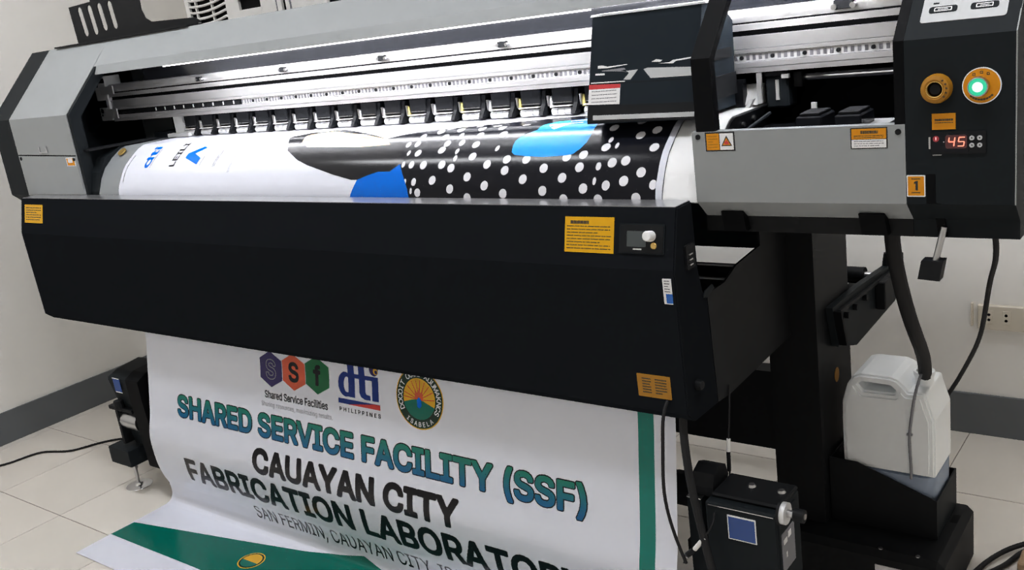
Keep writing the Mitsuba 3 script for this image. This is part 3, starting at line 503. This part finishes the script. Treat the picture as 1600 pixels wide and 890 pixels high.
# turned lettering near the left edge: text runs from the front to the rear
def runback(s, h, length, u_right, v0, bold=True):
    g_ = text_poly(s, h, bold, length)                       # x along text, y up
    g_ = affinity.affine_transform(g_, [0, -1, -1, 0, 0, 0])  # x' = -y (tops to the left), y' = -x (towards the rear)
    return affinity.translate(g_, u_right * W0, v0)
decal('lettering', runback('dti', .026, .070, .0695, .2465), INK['blue'], label='turned blue lettering')
decal('lettering', runback('LEILI', .019, .078, .1385, .2440), INK['text'], label='turned black lettering')
decal('blue_mark', UV([(.157, .219), (.157, .205), (.187, .184), (.196, .188), (.175, .206), (.198, .221), (.197, .240)]), INK['blue'], label='blue tick shaped mark')
decal('thin_line', UV([(.0085, .285), (.008, .264), (.009, .24), (.009, .205), (.0105, .205), (.0105, .24), (.0095, .264), (.010, .285)]), INK['grey'])
fineprint = [affinity.affine_transform(wordlines(0, 0, .05, .012, 2, 50, .3), [0, -1, -1, 0, .245 * W0, .247]), affinity.affine_transform(wordlines(0, 0, .06, .010, 2, 51, .12), [0, -1, -1, 0, .285 * W0, .262]),
             affinity.affine_transform(wordlines(0, 0, .06, .004, 1, 52, .4), [0, -1, -1, 0, .0755 * W0, .245]), affinity.affine_transform(wordlines(0, 0, .03, .004, 1, 53, .4), [0, -1, -1, 0, .207 * W0, .243])]
for g_ in fineprint: tag(decal('fine_print', g_, INK['grey']), 'rows of unreadably small grey print', kind='stuff')
# the hanging part
def line(s, u0, u1, v_top, v_base, bold=True, slope=0.):
    g_ = text_poly(s, v_base - v_top, bold, (u1 - u0) * W0); g_ = affinity.affine_transform(g_, [1, 0, slope, -1, u0 * W0, v_base]); return g_
t1 = line('SHARED SERVICE FACILITY (SSF)', .084, .884, .8285, .8815).buffer(.0012)
def gradient(q):
    t = np.clip((q[:, 1] - .826) / .06, 0, 1)[:, None]; return (1 - t) * np.array([.010, .16, .105]) + t * np.array([.006, .095, .24])
scene['m_ink_gradient'] = {'type': 'twosided', 'bsdf': {'type': 'principled', 'base_color': {'type': 'mesh_attribute', 'name': 'vertex_color'}, 'roughness': .2, 'specular': .25}}
decal('title_outline', t1.buffer(.0022), INK['text'], .0004)
decal('title', t1, 'm_ink_gradient', .0008, label='title lettering blending from green to blue', color=gradient, edge=.008)
t2 = line('CAUAYAN CITY', .279, .690, .918, .9755).buffer(.0024); decal('title', t2, INK['text'], label='heavy black second line')
t3 = line('FABRICATION LABORATORY', .091, .884, 1.000, 1.064, slope=0).buffer(.0016); decal('title', t3, INK['text'], edge=.007, label='heavy black third line')
t4 = line('SAN FERMIN, CAUAYAN CITY, ISABELA', .237, .735, 1.097, 1.137, False); decal('address_line', t4, INK['text'], edge=.006, label='thin black address line')
decal('side_stripe', sbox(.954 * W0, .62, .9735 * W0, 1.08), INK['stripe'], label='green stripe down the right side')
decal('floor_print', UV([(.003, 1.287), (.265, 1.212), (.388, 1.176), (.476, 1.150), (.60, 1.205), (.75, 1.26), (.9, 1.30), (.9, 1.45), (.50, 1.45), (.245, 1.352), (.10, 1.353), (.001, 1.353)]), INK['teal'], edge=.012, label='dark green printed shape lying on the floor')
sm = (.302 * W0, 1.270)
el = affinity.scale(Point(*sm).buffer(.030), 1, 1.0); decal('small_seal', el.buffer(.003), INK['gold'], .0006); decal('small_seal', el, INK['forest'], .0008)
decal('small_seal', el.buffer(-.004).intersection(sbox(sm[0] - .05, sm[1] - .05, sm[0] + .05, sm[1] + .004)), INK['gold'], .001); decal('small_seal', el.buffer(-.004).intersection(sbox(sm[0] - .05, sm[1] + .004, sm[0] + .05, sm[1] + .05)), INK['seagreen'], .001)
# emblems: three hexagons
def hexa(u, v, w_, h_): return Polygon([(u * W0 + a * w_, v + b * h_) for a, b in ((0, -.5), (.5, -.27), (.5, .27), (0, .5), (-.5, .27), (-.5, -.27))])
hx = [(.3285, .7150, 'indigo', 'S'), (.3800, .7130, 'orange', 'S'), (.4310, .7110, 'green', 'f')]
for u, v, c, ch in hx:
    decal('hexagon', hexa(u, v, .077, .0860), INK[c], .0004, label={'indigo': 'dark blue hexagon with an outlined S', 'orange': 'orange hexagon with a black S', 'green': 'green hexagon with a black f'}[c])
    g_ = text_poly(ch, .042, True); b_ = g_.bounds; g_ = affinity.affine_transform(g_, [1, 0, 0, -1, u * W0 - b_[2] / 2, v + .021])
    if c == 'indigo': decal('letter', g_.buffer(.002).difference(g_.buffer(-.0005)), INK['grey'], .0008)
    else: decal('letter', g_.buffer(.001), INK['text'], .0008)
decal('small_title', line('Shared Service Facilities', .3120, .4510, .7680, .7850), INK['text']); decal('small_title', line('Sharing resources, maximizing results.', .303, .460, .7950, .8060, False), INK['grey'])
# dti mark
E_ = lambda x, y, a, b: affinity.scale(Point(x, y).buffer(1., quad_segs=16), a, b)
ds = union_all([sbox(.26, 0, .42, 1), E_(.19, .37, .19, .38).difference(E_(.225, .37, .085, .24)).difference(sbox(.30, -1, 2, 2)), Polygon([(.53, 1), (.68, 1), (.68, .24), (.70, .16), (.80, .14), (.80, 0), (.66, 0), (.57, .06), (.53, .18)]), sbox(.30, .60, 1.0, .73), sbox(.845, 0, 1.0, .73)])
ds = affinity.affine_transform(ds, [.122, 0, 0, -.0720, .4745 * W0, .7455])
decal('mark', ds, INK['navy'], label='dark blue lower case dti')
decal('mark_dot', Point(.5465 * W0, .6780).buffer(.0130), INK['indigo']); decal('mark_dot', Point(.5500 * W0, .6805).buffer(.007).difference(Point(.5510 * W0, .6815).buffer(.004)), INK['gold'], .0007)
decal('mark_bar', Polygon([(.474 * W0, .7515), (.556 * W0, .7515), (.556 * W0, .7625), (.474 * W0, .7625)]), INK['navy']); decal('mark_bar', Polygon([(.493 * W0, .7628), (.545 * W0, .7520), (.5562 * W0, .7520), (.5562 * W0, .7628)]), INK['red'], .0007)
decal('small_title', line('P H I L I P P I N E S', .4755, .5565, .7715, .7800, True), INK['text'])
# round seal
sc = (.6285 * W0, .7220); R_ = .0640
decal('seal_rim', Point(*sc).buffer(R_, quad_segs=24), INK['gold'], .0004); decal('seal_ring', Point(*sc).buffer(R_ - .0022, quad_segs=24), INK['forest'], .0007)
inner = Point(*sc).buffer(.0430, quad_segs=24)
decal('seal_sky', inner, INK['gold'], .0010, label='golden sky of the round seal')
hill = inner.intersection(Polygon([(sc[0] - .06, sc[1] + .016), (sc[0] - .02, sc[1] + .004), (sc[0], sc[1]), (sc[0] + .02, sc[1] + .007), (sc[0] + .06, sc[1] + .020), (sc[0] + .06, sc[1] + .06), (sc[0] - .06, sc[1] + .06)]))
decal('seal_hill', hill, INK['seagreen'], .0013, label='green hill of the round seal')
rays = union_all([LineString([(sc[0], sc[1] + .002), (sc[0] + .041 * math.cos(a), sc[1] + .002 - .041 * math.sin(a))]).buffer(.0008) for a in np.radians([5, 28, 48, 66, 84, 100, 118, 140, 162, 175])]).intersection(inner).difference(hill)
decal('seal_rays', rays, INK['red'], .0013); decal('seal_sun', union_all([Point(sc[0], sc[1] - .003).buffer(.011), Polygon([(sc[0] - .009, sc[1]), (sc[0] - .012, sc[1] - .022), (sc[0] - .003, sc[1] - .008), (sc[0] + .001, sc[1] - .026), (sc[0] + .004, sc[1] - .008), (sc[0] + .010, sc[1] - .018), (sc[0] + .009, sc[1])])]).difference(hill), INK['orange'], .0016)
decal('seal_spring', Polygon([(sc[0] - .005, sc[1] + .016), (sc[0] - .006, sc[1] + .002), (sc[0], sc[1] - .004), (sc[0] + .006, sc[1] + .002), (sc[0] + .007, sc[1] + .014), (sc[0] + .001, sc[1] + .020)]), INK['blue'], .0019)
def ringtext(s, r, a0, a1, h, inward=False):
    out = []
    for q, ch in enumerate(s):
        if ch == ' ': continue
        a = math.radians(a0 + (a1 - a0) * q / (len(s) - 1)); g_ = text_poly(ch, h, True); b_ = g_.bounds; g_ = affinity.translate(g_, -b_[2] / 2, 0)
        g_ = affinity.rotate(g_, math.degrees(a) - 90 + (180 if inward else 0), origin=(0, 0)); g_ = affinity.translate(g_, r * math.cos(a), r * math.sin(a)); out.append(g_)
    return affinity.affine_transform(union_all(out), [1, 0, 0, -1, sc[0], sc[1]])
decal('seal_lettering', ringtext('DOCOIT OOUE XUUMAKNCS', .0465, 205, -28, .0115), INK['white'], .0010); decal('seal_lettering', ringtext('ISABELA', .0580, 234, 306, .0095, True), INK['white'], .0010)
# ------------------------------------------------------------------ take-up units at both ends of the banner
tl = thing('take_up_unit', 'black take-up unit with a small blue plate left of the banner on the floor', 'take-up unit')
put('body', prism_x(Polygon([(.010, .285), (-.002, .346), (.000, .353), (.030, .366), (.10, .374), (.10, .14), (.03, .14)]), .216, .302), DARK, tl)
put('inner_plate', prism_x(Polygon([(.004, .30), (.004, .352), (.030, .366), (.12, .372), (.12, .10), (.012, .10)]).buffer(.006), .303, .362), DEEP, tl)
put('name_plate', Plane((.24, -.0035, 0), (1, 0, 0), (0, -.0001, 1)).poly(rrect(.004, .3165, .037, .3535), .001), BLUEL, tl, label='small blue plate')
put('plate_rim', Plane((.24, -.0045, 0), (1, 0, 0), (0, 0, 1)).poly(union_all([rrect(.003, .3535, .037, .3560), rrect(.006, .314, .040, .3165)]), .0004), PAPER, tl)
put('motor', cyl((.21, .03, .218), (.292, .03, .218), .030, 18), STEEL, tl, smooth=40); put('bracket', box(.175, .29, .0, .06, .252, .262), BLACK, tl); put('bracket', box(.205, .215, .0, .07, .15, .262), BLACK, tl)
put('base_box', box(.152, .252, -.02, .085, .092, .142, .002), DARK, tl)
put('knob', cyl((.235, .0, .262), (.235, .0, .285), .013, 12), BLACK, tl)
put('shaft', cyl((.345, .04, .185), (.62, .04, .185), .0155, 18), ALUD, tl, smooth=40)
ft_ = put('levelling_foot', lathe([(.0001, .008), (.010, .010), (.012, .004), (.036, .0015), (.037, 0), (.0001, 0)], (.175, .029, .0), (0, 0, 1), 32), CHROME, tl, smooth=35, label='round steel levelling foot')
put('spindle', cyl((.175, .029, .006), (.178, .029, .092), .0048, 12), STEEL, ft_, smooth=40); put('nut', cyl((.1765, .029, .055), (.1768, .029, .062), .009, 6), STEEL, ft_)
put('rail_end', box(.30, .335, .05, .15, .02, .09), BLACK, tl)
tr = thing('take_up_unit', 'black take-up unit with a larger blue plate right of the banner', 'take-up unit')
put('body', box(2.006, 2.127, .0, .093, .20, .367, .003), DARK, tr)
put('top_ridge', box(2.010, 2.127, .016, .092, .3672, .3745, .003), BLACK, tr)
put('cap', cyl((1.968, .062, .372), (2.006, .062, .372), .030, 8), BLACK, tr)
put('edge_strip', box(2.012, 2.122, -.0012, .0, .3615, .3630), STEEL, tr)
put('name_plate', box(2.0445, 2.0925, -.0015, -.0003, .3085, .3515), PAPER, tr, label='blue plate with a white rim'); put('plate_field', box(2.0465, 2.0905, -.0022, -.0015, .3108, .3490), BLUEL, tr)
put('upright', box(1.958, 1.984, .03, .055, .17, .349), DARK, tr); put('upright_top', box(1.958, 1.984, .028, .056, .3492, .3510), STEEL, tr)
put('roller_end', cyl((1.90, .098, .322), (1.966, .098, .322), .030, 18), BLACK, tr, smooth=40); put('lower_bar', box(1.935, 1.958, .06, .10, .225, .245), BLACK, tr); put('roller_foot', box(1.945, 1.972, .02, .045, .13, .165), ALUD, tr)
for x, y in ((2.062, .060), (2.112, .060)): put('bolt', lathe([(.0001, .004), (.005, .004), (.007, 0), (.0001, 0)], (x, y, .3747), (0, 0, 1), 12), STEEL, tr)
put('side_plate', box(2.1272, 2.1292, .004, .07, .235, .36), DARK, tr); put('data_plate', box(2.1294, 2.1304, .008, .058, .262, .330), INK['grey'], tr)
for a in ((.014, .028, .309, .318), (.032, .044, .313, .324), (.022, .026, .283, .293)): put('data_print', box(2.1305, 2.1308, *a), PAPER, tr)
put('hub', cyl((2.1292, .010, .369), (2.133, .010, .369), .020, 24), BLACK, tr, smooth=40); put('clamp_ring', cyl((2.133, .010, .369), (2.141, .010, .369), .0175, 24), ALUD, tr, smooth=40)
put('pin', cyl((2.141, .010, .370), (2.156, .010, .370), .006, 12), STEEL, tr, smooth=40); put('knob', cyl((2.152, .010, .370), (2.168, .010, .370), .0105, 18), BLACK, tr, smooth=40); put('knob_screw', cyl((2.168, .010, .370), (2.1695, .010, .370), .0045, 14), STEEL, tr)
put('support_leg', box(2.03, 2.10, .02, .09, .0, .20), BLACK, tr)
# ------------------------------------------------------------------ waste jug in its tray
ty = thing('bottle_tray', 'black open sheet metal tray holding the white jug beside the post', 'tray')
fr = [(2.0545, .1195), (2.2515, .1195), (2.2515, .1985), (2.108, .252), (2.0545, .254)]
put('front_wall', prism_y(fr, .426, .4285), BLACK, ty); put('right_wall', box(2.249, 2.2515, .4286, .5690, .1195, .1985), DARK, ty)
put('back_wall', box(2.0545, 2.249, .5665, .569, .1195, .1985), BLACK, ty); put('bottom', box(2.057, 2.249, .4286, .5664, .1195, .122), BLACK, ty); put('left_wall', box(2.0545, 2.057, .4286, .5664, .122, .252), BLACK, ty)
jg = thing('waste_jug', 'translucent white plastic jug with handle standing in the black tray', 'jug')
def rr3(x0, x1, y0, y1, z, r, n=6):
    p = rrect(x0, y0, x1, y1, r).exterior; q = np.linspace(0, 1, 48, endpoint=False)
    return np.array([[*p.interpolate(t, normalized=True).coords[0], z] for t in q])
def loft(rings):
    n = len(rings[0]); v = np.vstack(rings + [[r_.mean(0)] for r_ in (rings[0], rings[-1])]); f = []; i = np.arange(n); j = (i + 1) % n
    for k in range(len(rings) - 1): f += [np.stack([i + k * n, j + k * n, j + (k + 1) * n], 1), np.stack([i + k * n, j + (k + 1) * n, i + (k + 1) * n], 1)]
    e = len(rings) * n; f += [np.stack([j, i, i * 0 + e], 1), np.stack([i + (len(rings) - 1) * n, j + (len(rings) - 1) * n, i * 0 + e + 1], 1)]
    return mk(v, np.vstack(f))
jx0, jx1, jy0, jy1 = 2.0785, 2.2465, .4330, .5600
LVL = .238
lower = loft([rr3(jx0 + .008, jx1 - .008, jy0 + .008, jy1 - .008, .1222, .02), rr3(jx0, jx1, jy0, jy1, .130, .024), rr3(jx0, jx1, jy0, jy1, LVL, .024)])
put('liquid', lower, LIQ, jg, smooth=40, label='bluish waste ink showing through the lower part')
side = Polygon([(jx0, LVL), (jx1, LVL), (jx1, .352), (2.2395, .374), (2.2340, .392), (2.2310, .404), (2.2010, .404), (2.1960, .412), (2.1830, .424), (2.1700, .4285), (2.1150, .4285), (2.1020, .424), (2.0900, .405), (2.0800, .370), (jx0, .330)]).buffer(-.004).buffer(.004, quad_segs=6)
slot_ = Polygon([(2.1130, .4085), (2.1210, .3985), (2.1760, .3990), (2.1780, .4030), (2.1690, .4110), (2.1180, .4130)]).buffer(.0012, quad_segs=4)
# a rounded slab: inset front and back faces joined to the full outline, so that the edges are soft
def pillow(g_, y0, y1, r):
    M = None
    for a, b in ((0., r), (r * .35, r * .35), (r, 0.)):
        m_ = prism_y(g_.buffer(-b), y0 + a, y1 - a)
        q = m3.Manifold(m3.Mesh(np.asarray(trimesh.Trimesh(m_.vertices, m_.faces, process=True).vertices, np.float32), np.asarray(trimesh.Trimesh(m_.vertices, m_.faces, process=True).faces, np.uint32)))
        M = q if M is None else M + q
    t_ = M.to_mesh(); return mk(t_.vert_properties[:, :3], t_.tri_verts)
put('body', pillow(side.difference(slot_.buffer(.0)), jy0, jy1, .010), HDPE, jg, smooth=35, label='translucent white body with a moulded grip and finger slot')
put('neck', lathe([(.0165, .0), (.0165, .018), (.0185, .018), (.0185, .026), (.0135, .026), (.0135, .0)], (2.2165, .490, .4035), (0, 0, 1), 28), HDPE, jg, smooth=40)
dt = thing('drain_tube', 'thin grey tube running down the front of the white jug', 'tube')
put('tube', tube([(2.2170, .476, .4330), (2.2185, .450, .4280), (2.2160, .4300, .405), (2.2090, .4295, .36), (2.2050, .4295, .325), (2.2055, .4295, .28), (2.2060, .4295, .235)], .0026, 8), INK['grey'], dt, smooth=60); put('clip', box(2.200, 2.210, .4282, .4328, .3225, .3258), INK['grey'], dt)
# ------------------------------------------------------------------ wall outlet, air conditioner
ow = thing('wall_outlet', 'ivory double wall outlet on the back wall', 'outlet')
put('plate', box(2.168, 2.272, YB - .012, YB, .281, .342, .002), IVORY, ow)
for x in (2.186, 2.2235):
    s_ = put('socket', box(x, x + .017, YB - .0135, YB - .012, .297, .331, .0006), IVORY, ow)
    for z in (.307, .320): put('hole', cyl((x + .0075, YB - .0134, z), (x + .0075, YB - .0139, z), .0036, 10), DEEP, s_)
cl_ = put('wall_clip', box(2.153, 2.157, YB - .012, YB, .287, .345), IVORY); tag(cl_, 'narrow pale strip on the back wall beside the outlet', 'wall clip')
ac = thing('air_conditioner', 'white louvred air conditioner at the back wall behind the printer', 'air conditioner')
AY = .85
put('casing', cat(box(-.285, .62, AY + .012, YB - .001, .96, 1.72, .006)), ACW, ac)
put('front_frame', prism_y(rrect(-.282, .965, .617, 1.715, .02).difference(union_all([rrect(-.262, 1.20, -.062, 1.66), rrect(.005, 1.10, .115, 1.66), rrect(.215, 1.00, .235, 1.70), rrect(.425, 1.10, .605, 1.70)])), AY, AY + .012), ACW, ac)
for (a, b, c, d) in ((-.262, 1.20, -.062, 1.66), (.005, 1.10, .115, 1.66), (.215, 1.00, .235, 1.70), (.425, 1.10, .605, 1.70)): put('recess', box(a, c, AY + .010, AY + .0118, b, d), DEEP, ac)
for k in range(22): put('louvre', tube([(-.262, AY + .004, 1.222 + k * .0200), (-.20, AY - .001, 1.219 + k * .0200), (-.13, AY - .003, 1.223 + k * .0200), (-.062, AY - .001, 1.235 + k * .0200)], .0046, 8), ACW, ac, smooth=60)
for x in (-.222, -.135): put('louvre_post', box(x - .003, x + .003, AY - .002, AY + .006, 1.20, 1.66), ACW, ac)
for k in range(8): put('vent_bar', box(.003, .117, AY - .002, AY + .006, 1.118 + k * .066, 1.152 + k * .066), ACW, ac)
put('trim', box(.255, .262, AY - .002, AY, 1.0, 1.70), INK['grey'], ac); put('trim', box(.19, .195, AY - .001, AY, 1.0, 1.70), INK['grey'], ac)
# ------------------------------------------------------------------ cables
def cable(pts, r, label, mat=RUBBER, n=8): return tag(put('cable', tube(pts, r, n), mat, smooth=60), label, 'cable')
cable([(-.47, -.22, .0035), (-.423, -.092, .0035), (-.408, -.058, .0035), (-.385, .02, .0035), (-.290, .072, .0035), (-.251, .14, .0035), (-.20, .20, .0035), (-.05, .27, .0035)], .0033, 'thin black cable lying on the floor left of the banner')
cable([(2.403, .14, .797), (2.403, .15, .778), (2.378, .25, .693), (2.334, .40, .557), (2.275, .55, .424), (2.214, .62, .311), (2.12, .66, .18), (2.00, .74, .03), (1.90, .82, .005)], .0040, 'black power cable hanging from the control box past the white jug')
cable([(1.980, .004, .512), (1.982, -.004, .486), (1.987, -.012, .458), (1.996, -.020, .402), (2.008, -.026, .347), (2.020, -.030, .291), (2.032, -.03, .225), (2.04, -.02, .12), (2.06, .0, .012)], .0068, 'thick black cable bundle hanging beside the right edge of the banner', RUBBER, 10)
cable([(1.965, .01, .545), (1.968, -.035, .531), (1.964, -.042, .474), (1.962, -.048, .394), (1.972, -.048, .330), (1.985, -.04, .27)], .0028, 'thin black wire in front of the right edge of the banner')
tc = thing('sensor_lead', 'thin black lead with a white sleeve hanging below the side plate', 'cable')
put('lead', tube([(2.0052, .121, .52), (2.0055, .118, .50), (2.0055, .103, .429), (2.0055, .099, .408), (2.0062, .094, .362), (2.014, .02, .352), (2.026, -.016, .338), (2.015, -.03, .318), (1.985, -.032, .280), (1.975, -.03, .262)], .0016, 8), RUBBER, tc, smooth=60)
put('sleeve', cyl((2.0055, .1030, .430), (2.0055, .0990, .408), .0034, 10), HEAT, tc); put('boot', cyl((2.0055, .0988, .4075), (2.0060, .0955, .374), .0034, 10), BLACK, tc)
put('sleeve', cyl((2.0175, -.03, .3195), (1.999, -.033, .295), .0040, 10), HEAT, tc); put('plug', cyl((1.999, -.033, .295), (1.983, -.033, .279), .0048, 10), BLACK, tc); put('contact', cyl((1.986, -.036, .283), (1.982, -.036, .278), .0052, 8), STEEL, tc)
cable([(2.286, .47, .006), (2.300, .545, .006), (2.323, .600, .010), (2.372, .665, .012), (2.46, .72, .006), (2.60, .76, .005)], .0052, 'upper of two black cables on the floor right of the foot block')
cable([(2.296, .44, .005), (2.316, .530, .005), (2.342, .580, .006), (2.366, .640, .006), (2.43, .66, .005), (2.6, .69, .005)], .0052, 'lower of two black cables on the floor right of the foot block')
wb = tag(put('carton_piece', box(2.362, 2.44, .555, .612, .0, .026, .003), WOOD), 'torn brown piece of carton on the floor at the right edge', 'carton')
